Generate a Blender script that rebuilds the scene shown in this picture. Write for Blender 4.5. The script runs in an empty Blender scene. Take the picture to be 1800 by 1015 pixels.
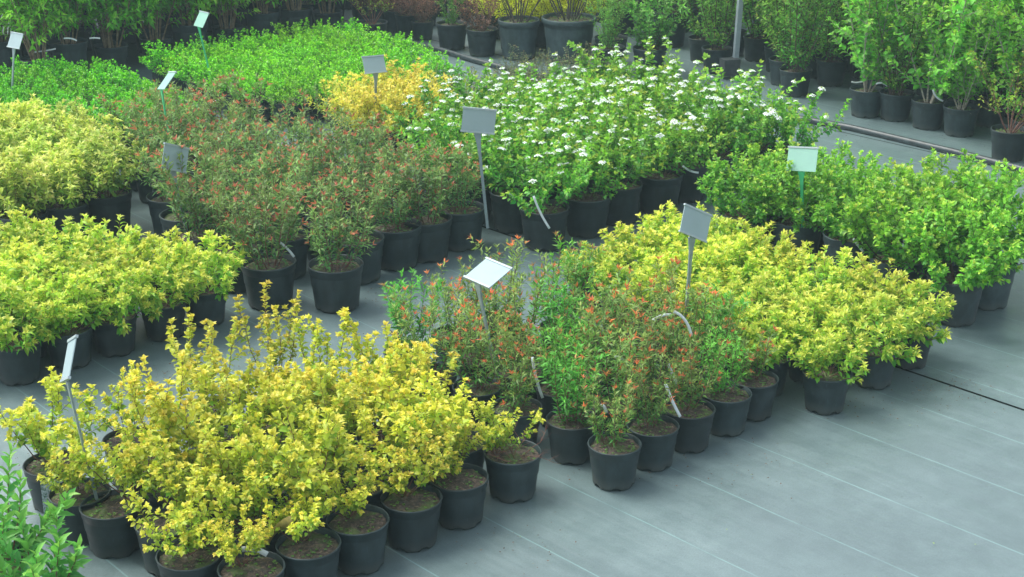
import bpy, math, random
import numpy as np
from mathutils import Vector, Matrix

sc = bpy.context.scene
PI = math.pi

# ------------------------------------------------------------------ camera, sky, sun, exposure
CAM_H = 3.05
F_PX, HOR = 2700.0, 1023.0
PITCH = math.atan(HOR / F_PX)
cam_d = bpy.data.cameras.new('camera')
cam = bpy.data.objects.new('camera', cam_d)
sc.collection.objects.link(cam)
cam.location = (0, 0, CAM_H)
cam.rotation_euler = (PI / 2 - PITCH, 0, 0)
cam_d.sensor_width = 36
cam_d.lens = 36 * F_PX / 1800
cam_d.clip_end = 500
sc.camera = cam

SUN_EL, SUN_AZ = 60, -68          # degrees; azimuth measured from +Y towards +X
w = bpy.data.worlds.new('World')
sc.world = w
w.use_nodes = True
nt = w.node_tree
nt.nodes.clear()
sky = nt.nodes.new('ShaderNodeTexSky')
sky.sky_type = 'NISHITA'
sky.sun_disc = False
sky.sun_elevation = math.radians(SUN_EL)
sky.sun_rotation = math.radians(SUN_AZ)
sky.dust_density = 4
sky.air_density = 1.4
hs = nt.nodes.new('ShaderNodeHueSaturation')
hs.inputs['Saturation'].default_value = 0.42
bg = nt.nodes.new('ShaderNodeBackground')
bg.inputs['Strength'].default_value = 0.15
wo = nt.nodes.new('ShaderNodeOutputWorld')
nt.links.new(sky.outputs[0], hs.inputs['Color'])
nt.links.new(hs.outputs[0], bg.inputs[0])
nt.links.new(bg.outputs[0], wo.inputs[0])

sd = bpy.data.lights.new('sun', 'SUN')
sd.energy = 1.5
sd.angle = math.radians(28)
sd.color = (1, 0.97, 0.9)
sun = bpy.data.objects.new('sun', sd)
sc.collection.objects.link(sun)
el, az = math.radians(SUN_EL), math.radians(SUN_AZ)
sdir = Vector((math.sin(az) * math.cos(el), math.cos(az) * math.cos(el), math.sin(el)))
sun.rotation_euler = sdir.to_track_quat('Z', 'Y').to_euler()
sun.location = (0, 0, 20)

sc.view_settings.view_transform = 'Standard'
sc.view_settings.look = 'None'
sc.view_settings.gamma = 1
sc.view_settings.use_curve_mapping = False
sc.view_settings.exposure = 0.95
sc.cycles.max_bounces = 7
sc.cycles.diffuse_bounces = 4
sc.cycles.transmission_bounces = 5
sc.cycles.use_denoising = True

# ------------------------------------------------------------------ plan axes
# U runs along the printed threads of the ground cloth, V across them
DU = np.array([-0.68915, 0.72462])
DV = np.array([0.72462, 0.68915])
ANG = math.atan2(DV[1], DV[0])
def W(u, v, z=0.0):
    p = DU * u + DV * v
    return Vector((p[0], p[1], z))
def UV(x, y):
    return x * DU[0] + y * DU[1], x * DV[0] + y * DV[1]

# ------------------------------------------------------------------ materials
def newmat(name):
    m = bpy.data.materials.new(name)
    m.use_nodes = True
    return m, m.node_tree, m.node_tree.nodes['Principled BSDF']
def N(t, typ, **kw):
    n = t.nodes.new(typ)
    for k, v in kw.items():
        setattr(n, k, v)
    return n
def math_node(t, op, a, b=None, c=None):
    n = t.nodes.new('ShaderNodeMath')
    n.operation = op
    for i, x in enumerate((a, b, c)):
        if x is None: continue
        if isinstance(x, (int, float)): n.inputs[i].default_value = x
        else: t.links.new(x, n.inputs[i])
    return n.outputs[0]
def ramp(t, fac, stops):
    r = t.nodes.new('ShaderNodeValToRGB')
    e = r.color_ramp.elements
    while len(e) < len(stops): e.new(0.5)
    for i, (p, c) in enumerate(stops):
        e[i].position = p
        e[i].color = (*c, 1)
    t.links.new(fac, r.inputs[0])
    return r.outputs[0]
def noise(t, vec, scale, detail=3, rough=0.5):
    n = t.nodes.new('ShaderNodeTexNoise')
    n.inputs['Scale'].default_value = scale
    n.inputs['Detail'].default_value = detail
    n.inputs['Roughness'].default_value = rough
    if vec is not None: t.links.new(vec, n.inputs['Vector'])
    return n.outputs['Fac']
def mapping(t, vec, scale=(1, 1, 1), loc=(0, 0, 0)):
    n = t.nodes.new('ShaderNodeMapping')
    n.inputs['Scale'].default_value = scale
    n.inputs['Location'].default_value = loc
    t.links.new(vec, n.inputs['Vector'])
    return n.outputs[0]
def bump(t, h, strength, dist, prev=None):
    n = t.nodes.new('ShaderNodeBump')
    n.inputs['Strength'].default_value = strength
    n.inputs['Distance'].default_value = dist
    t.links.new(h, n.inputs['Height'])
    if prev is not None: t.links.new(prev, n.inputs['Normal'])
    return n.outputs[0]
def mixc(t, fac, a, b, mode='MIX'):
    n = t.nodes.new('ShaderNodeMix')
    n.data_type = 'RGBA'
    n.blend_type = mode
    for i, x in ((0, fac), (6, a), (7, b)):
        if isinstance(x, (int, float)): n.inputs[i].default_value = x
        elif isinstance(x, tuple): n.inputs[i].default_value = (*x, 1)
        else: t.links.new(x, n.inputs[i])
    return n.outputs[2]

def mat_fabric():
    m, t, b = newmat('woven_ground_cloth')
    tc = N(t, 'ShaderNodeTexCoord').outputs['Object']
    sep = N(t, 'ShaderNodeSeparateXYZ')
    t.links.new(tc, sep.inputs[0])
    V, U = sep.outputs[0], sep.outputs[1]
    skew = math_node(t, 'MULTIPLY', math_node(t, 'MAXIMUM', math_node(t, 'SUBTRACT', U, 4.2), 0.0), 0.04)
    vv = math_node(t, 'SUBTRACT', V, skew)
    wob = math_node(t, 'MULTIPLY', math_node(t, 'SUBTRACT', noise(t, mapping(t, tc, (0, 1.2, 0)), 1.0, 2), 0.5), 0.012)
    vv = math_node(t, 'ADD', vv, wob)
    k = math_node(t, 'DIVIDE', math_node(t, 'SUBTRACT', vv, 3.68), 0.434)
    fr = math_node(t, 'ABSOLUTE', math_node(t, 'SUBTRACT', math_node(t, 'FRACT', math_node(t, 'ADD', k, 0.5)), 0.5))
    line = math_node(t, 'LESS_THAN', fr, 0.0075)
    brk = ramp(t, noise(t, mapping(t, tc, (3, 3, 1)), 1.0, 4), [(0.36, (0, 0, 0)), (0.5, (1, 1, 1))])
    line = math_node(t, 'MULTIPLY', line, math_node(t, 'MULTIPLY_ADD', brk, 0.20, 0.05))
    big = noise(t, mapping(t, tc, (1.3, 0.6, 1)), 1.6, 5, 0.6)
    mid = noise(t, tc, 9.0, 5, 0.65)
    dust = math_node(t, 'ADD', math_node(t, 'MULTIPLY', big, 0.55), math_node(t, 'MULTIPLY', mid, 0.45))
    col = ramp(t, dust, [(0.3, (0.082, 0.124, 0.129)), (0.55, (0.118, 0.173, 0.178)), (0.75, (0.155, 0.220, 0.224))])
    grain = noise(t, mapping(t, tc, (1, 2.2, 1)), 95.0, 3, 0.7)
    col = mixc(t, 0.5, col, ramp(t, grain, [(0.3, (0.34,) * 3), (0.7, (0.66,) * 3)]), 'OVERLAY')
    fine = noise(t, mapping(t, tc, (1, 1, 1)), 420.0, 2)
    col = mixc(t, 0.22, col, ramp(t, fine, [(0.35, (0.06, 0.09, 0.1)), (0.65, (0.5, 0.6, 0.62))]), 'OVERLAY')
    weft = N(t, 'ShaderNodeTexWave', wave_type='BANDS', bands_direction='Y')
    weft.inputs['Scale'].default_value = 40
    weft.inputs['Distortion'].default_value = 1.5
    t.links.new(tc, weft.inputs['Vector'])
    specks = ramp(t, noise(t, tc, 38.0, 2), [(0.72, (1, 1, 1)), (0.77, (0.35, 0.33, 0.3))])
    col = mixc(t, 0.6, col, specks, 'MULTIPLY')
    col = mixc(t, line, col, (0.30, 0.56, 0.54))
    t.links.new(col, b.inputs['Base Color'])
    ro = ramp(t, dust, [(0.3, (0.34,) * 3), (0.7, (0.46,) * 3)])
    t.links.new(ro, b.inputs['Roughness'])
    b.inputs['Specular IOR Level'].default_value = 1.0
    wr = noise(t, mapping(t, tc, (3.6, 0.4, 1)), 1.5, 3, 0.5)
    n1 = bump(t, wr, 0.62, 0.02)
    n2 = bump(t, noise(t, mapping(t, tc, (2, 2, 1)), 2.2, 3), 0.2, 0.02, n1)
    n3 = bump(t, weft.outputs['Fac'], 0.08, 0.001, n2)
    n4 = bump(t, fine, 0.25, 0.0012, n3)
    t.links.new(n4, b.inputs['Normal'])
    return m

def mat_pot(name, c, rough=0.5):
    m, t, b = newmat(name)
    tc = N(t, 'ShaderNodeTexCoord').outputs['Object']
    oi = N(t, 'ShaderNodeObjectInfo').outputs['Random']
    add = N(t, 'ShaderNodeVectorMath', operation='ADD')
    t.links.new(tc, add.inputs[0])
    cmb = N(t, 'ShaderNodeCombineXYZ')
    t.links.new(math_node(t, 'MULTIPLY', oi, 37.0), cmb.inputs[0])
    t.links.new(math_node(t, 'MULTIPLY', oi, 91.0), cmb.inputs[2])
    t.links.new(cmb.outputs[0], add.inputs[1])
    v = add.outputs[0]
    d = noise(t, mapping(t, v, (1, 1, 0.6)), 14, 5, 0.65)
    c2 = tuple(x * 1.9 + 0.012 for x in c)
    col = ramp(t, d, [(0.42, c), (0.75, c2)])
    scr = ramp(t, noise(t, mapping(t, v, (60, 60, 6)), 2.0, 3), [(0.66, (0, 0, 0)), (0.74, (1, 1, 1))])
    col = mixc(t, math_node(t, 'MULTIPLY', scr, 0.35), col, tuple(x * 3.2 + 0.02 for x in c))
    sep = N(t, 'ShaderNodeSeparateXYZ')
    t.links.new(tc, sep.inputs[0])
    low = ramp(t, math_node(t, 'ADD', sep.outputs[2], math_node(t, 'MULTIPLY', d, 0.06)), [(0.03, (1, 1, 1)), (0.09, (0, 0, 0))])
    col = mixc(t, math_node(t, 'MULTIPLY', low, 0.45), col, (0.10, 0.115, 0.10))
    hv = N(t, 'ShaderNodeHueSaturation')
    t.links.new(col, hv.inputs['Color'])
    t.links.new(math_node(t, 'MULTIPLY_ADD', oi, 0.5, 0.8), hv.inputs['Value'])
    t.links.new(hv.outputs[0], b.inputs['Base Color'])
    b.inputs['Roughness'].default_value = rough
    t.links.new(ramp(t, d, [(0.3, (rough - 0.08,) * 3), (0.7, (rough + 0.15,) * 3)]), b.inputs['Roughness'])
    b.inputs['Specular IOR Level'].default_value = 0.5
    t.links.new(bump(t, noise(t, v, 180, 3), 0.15, 0.001), b.inputs['Normal'])
    return m

def mat_soil():
    m, t, b = newmat('peat_soil')
    tc = N(t, 'ShaderNodeTexCoord').outputs['Object']
    oi = N(t, 'ShaderNodeObjectInfo').outputs['Random']
    add = N(t, 'ShaderNodeVectorMath', operation='ADD')
    t.links.new(tc, add.inputs[0]); t.links.new(math_node(t, 'MULTIPLY', oi, 50.0), add.inputs[1])
    v = add.outputs[0]
    g = noise(t, v, 70, 5, 0.7)
    col = ramp(t, g, [(0.3, (0.02, 0.022, 0.02)), (0.5, (0.062, 0.05, 0.038)), (0.62, (0.14, 0.105, 0.075)), (0.75, (0.3, 0.25, 0.19))])
    mo = ramp(t, noise(t, v, 13, 3), [(0.5, (0, 0, 0)), (0.62, (1, 1, 1))])
    col = mixc(t, math_node(t, 'MULTIPLY', mo, 0.65), col, (0.09, 0.16, 0.035))
    t.links.new(col, b.inputs['Base Color'])
    b.inputs['Roughness'].default_value = 0.9
    t.links.new(bump(t, g, 0.9, 0.012), b.inputs['Normal'])
    return m

def mat_leaf(name='leaf', gloss=0.42, trans=0.35):
    m, t, b = newmat(name)
    at = N(t, 'ShaderNodeAttribute', attribute_name='tint')
    oi = N(t, 'ShaderNodeObjectInfo').outputs['Random']
    hv = N(t, 'ShaderNodeHueSaturation')
    t.links.new(at.outputs['Color'], hv.inputs['Color'])
    t.links.new(math_node(t, 'MULTIPLY_ADD', oi, 0.024, 0.488), hv.inputs['Hue'])
    wn = N(t, 'ShaderNodeTexWhiteNoise', noise_dimensions='1D')
    t.links.new(math_node(t, 'MULTIPLY', oi, 77.7), wn.inputs['W'])
    t.links.new(math_node(t, 'MULTIPLY_ADD', wn.outputs['Value'], 0.3, 0.85), hv.inputs['Value'])
    t.links.new(hv.outputs[0], b.inputs['Base Color'])
    b.inputs['Roughness'].default_value = gloss
    b.inputs['Specular IOR Level'].default_value = 0.45
    tr = N(t, 'ShaderNodeBsdfTranslucent')
    t.links.new(hv.outputs[0], tr.inputs['Color'])
    mx = N(t, 'ShaderNodeMixShader')
    mx.inputs[0].default_value = trans
    t.links.new(b.outputs[0], mx.inputs[1]); t.links.new(tr.outputs[0], mx.inputs[2])
    t.links.new(mx.outputs[0], t.nodes['Material Output'].inputs[0])
    return m

def mat_plain(name, c, rough=0.6, var=0.25, scale=30, metal=0.0, spec=0.5):
    m, t, b = newmat(name)
    tc = N(t, 'ShaderNodeTexCoord').outputs['Object']
    n = noise(t, tc, scale, 4, 0.6)
    lo = tuple(max(0, x * (1 - var)) for x in c); hi = tuple(min(1, x * (1 + var)) for x in c)
    t.links.new(ramp(t, n, [(0.3, lo), (0.7, hi)]), b.inputs['Base Color'])
    b.inputs['Roughness'].default_value = rough
    b.inputs['Metallic'].default_value = metal
    b.inputs['Specular IOR Level'].default_value = spec
    t.links.new(bump(t, n, 0.15, 0.001), b.inputs['Normal'])
    return m

M = dict(
    fabric=mat_fabric(), soil=mat_soil(),
    pot=mat_pot('black_pot_plastic', (0.009, 0.021, 0.024), 0.5),
    potgrey=mat_pot('grey_pot_plastic', (0.024, 0.043, 0.047), 0.55),
    leaf=mat_leaf('leaf', 0.45, 0.42), leaf_gloss=mat_leaf('glossy_leaf', 0.36, 0.25),
    bark=mat_plain('brown_bark', (0.10, 0.065, 0.05), 0.8, 0.5, 60),
    redbark=mat_plain('reddish_bark', (0.16, 0.07, 0.05), 0.7, 0.4, 60),
    palebark=mat_plain('pale_grey_bark', (0.33, 0.31, 0.25), 0.8, 0.4, 50),
    darkbark=mat_plain('dark_bark', (0.07, 0.065, 0.055), 0.8, 0.5, 60),
    canebark=mat_plain('tan_cane_bark', (0.20, 0.15, 0.09), 0.75, 0.45, 40),
    white=mat_plain('white_petals', (0.78, 0.84, 0.82), 0.7, 0.08, 200),
    tag=mat_plain('white_label_plastic', (0.62, 0.70, 0.72), 0.45, 0.06, 20),
    paper=mat_plain('sign_sheet', (0.31, 0.41, 0.43), 0.8, 0.05, 9, 0.0, 0.15),
    mint=mat_plain('mint_sign_sheet', (0.26, 0.48, 0.41), 0.45, 0.04, 6),
    steel=mat_plain('grey_painted_metal', (0.23, 0.30, 0.32), 0.4, 0.15, 30),
    rail=mat_plain('pale_sign_rail', (0.36, 0.44, 0.46), 0.35, 0.08, 30),
    green=mat_plain('green_plastic', (0.06, 0.46, 0.22), 0.4, 0.1, 30),
    band=mat_plain('green_print_band', (0.015, 0.20, 0.09), 0.4, 0.1, 30),
    rubber=mat_plain('black_hose_rubber', (0.03, 0.045, 0.05), 0.45, 0.4, 20),
    galv=mat_plain('galvanised_post', (0.30, 0.36, 0.40), 0.45, 0.15, 12),
    block=mat_plain('dark_block', (0.05, 0.06, 0.065), 0.7, 0.3, 20),
    earth=mat_plain('dark_earth', (0.03, 0.03, 0.028), 0.95, 0.4, 10),
    dryleaf=mat_plain('dry_litter', (0.10, 0.06, 0.04), 0.9, 0.6, 15),
)

# photo print on a hanging picture label: white blossom print over a green band
def mat_blossom_print():
    m, t, b = newmat('blossom_picture_print')
    tc = N(t, 'ShaderNodeTexCoord').outputs['Object']
    v = N(t, 'ShaderNodeTexVoronoi'); v.inputs['Scale'].default_value = 130
    t.links.new(tc, v.inputs['Vector'])
    col = ramp(t, v.outputs['Distance'], [(0.25, (0.60, 0.68, 0.74)), (0.62, (0.42, 0.52, 0.55)), (0.8, (0.05, 0.16, 0.10))])
    g = ramp(t, noise(t, tc, 55, 3), [(0.55, (0, 0, 0)), (0.68, (1, 1, 1))])
    col = mixc(t, math_node(t, 'MULTIPLY', g, 0.8), col, (0.07, 0.15, 0.06))
    t.links.new(col, b.inputs['Base Color'])
    b.inputs['Roughness'].default_value = 0.35
    return m
M['print'] = mat_blossom_print()

# ------------------------------------------------------------------ mesh helpers
C = sc.collection
class MB:
    """collects vertices and faces"""
    def __init__(s): s.v = []; s.f = []
    def add(s, v, f):
        k = len(s.v); s.v += [tuple(p) for p in v]; s.f += [tuple(i + k for i in q) for q in f]
    def box(s, c, d, R=None):
        v = []
        for i in range(8):
            p = Vector(((i & 1) - .5, ((i >> 1) & 1) - .5, (i >> 2) - .5))
            p = Vector((p.x * d[0], p.y * d[1], p.z * d[2]))
            if R is not None: p = R @ p
            v.append(p + Vector(c))
        s.add(v, [(0, 2, 3, 1), (4, 5, 7, 6), (0, 1, 5, 4), (2, 6, 7, 3), (0, 4, 6, 2), (1, 3, 7, 5)])
    def tube(s, pts, rad, n=6, cap=True):
        pts = [Vector(p) for p in pts]
        vs = []; fs = []
        for i, p in enumerate(pts):
            a = pts[max(i - 1, 0)]; b = pts[min(i + 1, len(pts) - 1)]
            d = (b - a).normalized()
            x = d.cross(Vector((0.31, 0.87, 0.12))).normalized(); y = d.cross(x)
            r = rad[i] if hasattr(rad, '__len__') else rad
            for k in range(n):
                an = 2 * PI * k / n
                vs.append(p + (x * math.cos(an) + y * math.sin(an)) * r)
        for i in range(len(pts) - 1):
            for k in range(n):
                k2 = (k + 1) % n
                fs.append((i * n + k, i * n + k2, (i + 1) * n + k2, (i + 1) * n + k))
        if cap:
            fs.append(tuple(range(n))[::-1]); fs.append(tuple((len(pts) - 1) * n + k for k in range(n)))
        s.add(vs, fs)
    def mesh(s, name, mat, smooth=False):
        me = bpy.data.meshes.new(name)
        me.from_pydata(s.v, [], s.f)
        me.materials.append(mat)
        if smooth: me.polygons.foreach_set('use_smooth', [True] * len(me.polygons))
        me.update()
        return me

def link(name, data, parent=None, loc=None, rot=None, scale=None, **props):
    o = bpy.data.objects.new(name, data)
    C.objects.link(o)
    if parent is not None: o.parent = parent
    if loc is not None: o.location = loc
    if rot is not None: o.rotation_euler = rot
    if scale is not None: o.scale = scale if hasattr(scale, '__len__') else (scale,) * 3
    for k, v in props.items(): o[k] = v
    return o
def thing(name, label, cat, loc, rotz=0, group=None):
    o = link(name, None, loc=loc, rot=(0, 0, rotz), label=label, category=cat)
    o.empty_display_size = 0.1
    if group: o['group'] = group
    return o

# ------------------------------------------------------------------ pots
def pot_mesh(name, R, H, mat, lip=0.006, band=0.2, taper=0.80, seg=36, heavy=False):
    rb = R * taper
    yb = H * (1 - band)
    rr = rb + (R * 0.95 - rb) * (1 - band)
    L = lip
    prof = [(rb * 0.96, 0.004), (rb, 0.014), (rb * 1.005, 0.028), (rr, yb - 0.004), (rr + 0.001, yb),
            (R * 0.965, yb + 0.006), (R * 0.985, H - L * 2.2)]
    if heavy: prof += [(R * 0.99, H - 0.045), (R * 1.02, H - 0.04), (R * 1.035, H - 0.03), (R * 1.035, H - 0.008), (R * 1.02, H), (R * 0.97, H), (R * 0.955, H - 0.01)]
    else: prof += [(R, H - L * 1.6), (R + L * 0.3, H - L * 0.8), (R, H - L * 0.1), (R - L * 0.5, H), (R - L * 1.1, H - L * 0.3)]
    prof += [(R * 0.93, H - 0.05), (R * 0.9, H * 0.55)]
    v = []; f = []
    n = len(prof)
    for i, (r, z) in enumerate(prof):
        for k in range(seg):
            a = 2 * PI * k / seg
            zz = z
            if i <= 1 and (k % 6) in (0, 1): zz = z + 0.011
            v.append((r * math.cos(a), r * math.sin(a), zz))
    for i in range(n - 1):
        for k in range(seg):
            k2 = (k + 1) % seg
            f.append((i * seg + k, i * seg + k2, (i + 1) * seg + k2, (i + 1) * seg + k))
    c = len(v); v.append((0, 0, 0.016))
    for k in range(seg): f.append((c, (k + 1) % seg, k))
    m = MB(); m.v = v; m.f = f
    return m.mesh(name, mat, True)
def soil_mesh(name, R, H, seed, depth=0.03):
    rng = np.random.default_rng(seed)
    m = MB(); seg = 20
    m.v.append((0, 0, H - depth + 0.012)); rings = [0.25, 0.5, 0.75, 0.92]
    for q in rings:
        for k in range(seg):
            a = 2 * PI * k / seg
            m.v.append((R * q * math.cos(a), R * q * math.sin(a), H - depth + 0.012 * (1 - q) + rng.normal(0, 0.0035)))
    for k in range(seg): m.f.append((0, 1 + k, 1 + (k + 1) % seg))
    for i in range(len(rings) - 1):
        for k in range(seg):
            k2 = (k + 1) % seg
            m.f.append((1 + i * seg + k, 1 + (i + 1) * seg + k, 1 + (i + 1) * seg + k2, 1 + i * seg + k2))
    return m.mesh(name, M['soil'], True)
# kind: rim radius, height, material, lip
POTS = {}
for key, R, H, mat, lip, heavy in (('small', .112, .185, 'pot', .005, False), ('medium', .119, .195, 'pot', .005, False),
                                   ('large', .150, .250, 'pot', .007, False), ('greylarge', .152, .250, 'potgrey', .007, False),
                                   ('nursery', .136, .225, 'pot', .006, False), ('tub', .19, .36, 'potgrey', .01, True),
                                   ('bigtub', .245, .40, 'potgrey', .01, True), ('tall', .17, .34, 'pot', .007, False)):
    POTS[key] = dict(R=R, H=H, mesh=pot_mesh('pot_' + key, R, H, M[mat], lip, heavy=heavy),
                     soil=[soil_mesh('soil_' + key, R, H, s, 0.022 if R < .13 else 0.035) for s in range(3)],
                     depth=0.022 if R < .13 else 0.035)

# ------------------------------------------------------------------ foliage generator
class Plant:
    def __init__(s, seed):
        s.r = np.random.default_rng(seed)
        s.P = []; s.A = []; s.L = []; s.Wd = []; s.Col = []; s.T = []
        s.wood = MB(); s.tips = []; s.stems = []
    def leaf(s, p, a, l, wd, col): s.P.append(p); s.A.append(a); s.L.append(l); s.Wd.append(wd); s.Col.append(col)
    def leaf_mesh(s, name, mat, round_leaf=True, arch=0.18, fold=0.15):
        P = np.array(s.P); A = np.array(s.A); L = np.array(s.L)[:, None]; Wd = np.array(s.Wd)[:, None]; Col = np.array(s.Col)
        n = len(P); r = s.r
        A /= np.linalg.norm(A, axis=1, keepdims=True)
        up = np.array([0, 0, 1.0]) + r.normal(0, .45, (n, 3))
        S = np.cross(A, up); S /= np.linalg.norm(S, axis=1, keepdims=True) + 1e-9
        Nn = np.cross(S, A)
        def pt(t, sd, zf): return P + A * L * t + S * Wd * sd + Nn * (L * (arch * (t - t * t) * 1.6 - arch * t * t) + Wd * zf)
        if round_leaf:
            vs = [pt(0.0, 0, 0), pt(.5, 0, 0), pt(1, 0, 0), pt(.25, -.42, fold), pt(.62, -.44, fold), pt(.25, .42, fold), pt(.62, .44, fold)]
            faces = [(0, 5, 6, 1), (1, 6, 2), (0, 1, 4, 3), (1, 2, 4)]
        else:
            vs = [pt(0.0, 0, 0), pt(.5, 0, 0), pt(1, 0, 0), pt(.42, -.5, fold), pt(.42, .5, fold)]
            faces = [(0, 4, 1), (1, 4, 2), (0, 1, 3), (1, 2, 3)]
        k = len(vs)
        V = np.stack(vs, 1).reshape(-1, 3)
        base = (np.arange(n) * k)[:, None]
        loops = []; starts = []; tot = []
        flat = np.concatenate([np.array(f) for f in faces])
        lv = (base + flat[None, :]).reshape(-1)
        fl = np.array([len(f) for f in faces])
        tot = np.tile(fl, n); starts = np.concatenate([[0], np.cumsum(tot)[:-1]])
        me = bpy.data.meshes.new(name)
        me.vertices.add(len(V)); me.vertices.foreach_set('co', V.astype(np.float32).ravel())
        me.loops.add(len(lv)); me.loops.foreach_set('vertex_index', lv.astype(np.int32))
        me.polygons.add(len(tot)); me.polygons.foreach_set('loop_start', starts.astype(np.int32)); me.polygons.foreach_set('loop_total', tot.astype(np.int32))
        me.update(calc_edges=True)
        ca = me.color_attributes.new('tint', 'FLOAT_COLOR', 'POINT')
        c4 = np.ones((n, 4)); c4[:, :3] = np.clip(Col, 0, 1)
        ca.data.foreach_set('color', np.repeat(c4, k, 0).astype(np.float32).ravel())
        me.materials.append(M[mat])
        return me

def nrm(v): return v / (np.linalg.norm(v) + 1e-9)
def stem_path(r, p, d, length, K, upc, wob):
    pts = [p.copy()]; d = nrm(d)
    for i in range(K):
        d = nrm(d + np.array([0, 0, upc]) * (1.0 / K) * (i + 1) + r.normal(0, wob, 3))
        p = p + d * length / K
        pts.append(p.copy())
    return np.array(pts)

def make_plant(seed, n=20, H=.35, Hv=.2, lean=(10, 60), upc=.3, wob=.08, r0=.03, stem_r=.0025, leaf_from=.25, node=.02, per=2,
               ll=(.025, .04), lw=.55, spread_leaf=.9, brs=4, brl=(.05, .12), br_from=.3, br_up=.4, low=(.1, .3, .03), high=(.5, .5, .05),
               tip=None, tip_n=3, tip_p=.7, tip_len=.7, jit=.12, pw=1.0, round_leaf=True, mat='leaf', bark='bark', flowers=0, arch=.18,
               dome=False, bare=False, sep=False, wsides=4, bias=(0, 0), **_):
    s = Plant(seed); r = s.r
    low = np.array(low); high = np.array(high); tipc = np.array(tip if tip else high)
    gold = 2.39996
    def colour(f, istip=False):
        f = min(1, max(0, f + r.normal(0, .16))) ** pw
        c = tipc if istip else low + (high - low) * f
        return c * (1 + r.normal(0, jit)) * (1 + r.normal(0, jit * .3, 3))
    def dress(pts, t0, ht, nodegap, istop):
        seg = np.linalg.norm(np.diff(pts, axis=0), axis=1); cum = np.concatenate([[0], np.cumsum(seg)]); Lt = cum[-1]
        a = r.uniform(0, 6.28); d = Lt * t0
        while d < Lt:
            i = min(np.searchsorted(cum, d, side='right') - 1, len(seg) - 1)
            q = (d - cum[i]) / seg[i]; p = pts[i] * (1 - q) + pts[i + 1] * q; tg = nrm(pts[i + 1] - pts[i])
            x = nrm(np.cross(tg, [0.3, 0.2, 0.9])); y = np.cross(tg, x)
            frac = d / Lt
            for k in range(per):
                an = a + 2 * PI * k / per + r.normal(0, .3)
                out = x * math.cos(an) + y * math.sin(an)
                ax = out * spread_leaf + tg * (.35 + .5 * frac) + np.array([0, 0, r.normal(.05, .25)])
                l = r.uniform(*ll) * (1 - .25 * frac)
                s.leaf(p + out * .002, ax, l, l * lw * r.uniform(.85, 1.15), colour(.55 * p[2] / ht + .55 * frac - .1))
            a += gold; d += nodegap * r.uniform(.7, 1.3)
        tg = nrm(pts[-1] - pts[-2]); x = nrm(np.cross(tg, [0.3, 0.2, 0.9])); y = np.cross(tg, x)
        tp = r.random() < tip_p
        for k in range(tip_n):
            an = a + gold * k; out = x * math.cos(an) + y * math.sin(an)
            l = r.uniform(*ll) * tip_len
            s.leaf(pts[-1], out * .55 + tg * r.uniform(.5, 1.1), l, l * lw * .9, colour(1.1, tp))
        s.tips.append((pts[-1], tg))
    for i in range(n):
        az = gold * i + r.normal(0, .3)
        q = math.sqrt((i + .5) / n)
        th = math.radians(lean[0] + (lean[1] - lean[0]) * q + r.normal(0, 4))
        d = np.array([math.sin(th) * math.cos(az), math.sin(th) * math.sin(az), math.cos(th)])
        d[0] += bias[0]; d[1] += bias[1]
        Ls = H * r.uniform(1 - Hv, 1 + Hv * .6)
        if dome: Ls *= (1 - .25 * q * q)
        p = np.array([r0 * q * math.cos(az), r0 * q * math.sin(az), 0.0])
        K = 6
        pts = stem_path(r, p, d, Ls, K, upc, wob)
        pts[:, 2] = np.maximum(pts[:, 2], .004)
        rr = [stem_r * (1 - .75 * k / K) for k in range(K + 1)]
        wd = MB() if sep else s.wood
        wd.tube(pts, rr, wsides, False)
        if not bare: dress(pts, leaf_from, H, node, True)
        for j in range(int(brs + r.uniform(0, .99))):
            t = r.uniform(br_from, .95); ii = min(int(t * K), K - 1); qq = t * K - ii
            bp = pts[ii] * (1 - qq) + pts[ii + 1] * qq
            tg = nrm(pts[ii + 1] - pts[ii]); rd = nrm(r.normal(0, 1, 3)); rd = nrm(rd - tg * rd.dot(tg))
            outw = np.array([bp[0], bp[1], 0]); outw = outw / (np.linalg.norm(outw) + .05)
            bd = rd * .8 + tg * .5 + outw * .4 + np.array([0, 0, br_up])
            bl = r.uniform(*brl) * (1.15 - .5 * t)
            bpts = stem_path(r, bp, bd, bl, 4, upc * .6, wob)
            bpts[:, 2] = np.maximum(bpts[:, 2], .006)
            wd.tube(bpts, [stem_r * .5 * (1 - .7 * k / 4) for k in range(5)], 3 if wsides < 5 else 4, False)
            if not bare: dress(bpts, .15, H, node, False)
            elif r.random() < .25 + 0.0 * bl: dress(bpts, .4, H, node * 2.2, False)
        if sep: s.stems.append(wd.mesh('branch', M[bark], True))
    out = dict(fol=s.leaf_mesh('foliage', mat, round_leaf, arch) if s.P else None, stems=None, branches=s.stems, flowers=[], H=H)
    if not sep: out['stems'] = s.wood.mesh('stems', M[bark], True)
    if flowers:
        tips = sorted(s.tips, key=lambda q: -(q[0][2] + r.normal(0, .07)))
        got = []
        for p, tg in tips:
            if all(np.linalg.norm(p - g) > .045 for g in got):
                got.append(p); out['flowers'].append((p + np.array([0, 0, .004]), tg))
            if len(got) >= flowers: break
    return out

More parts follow.
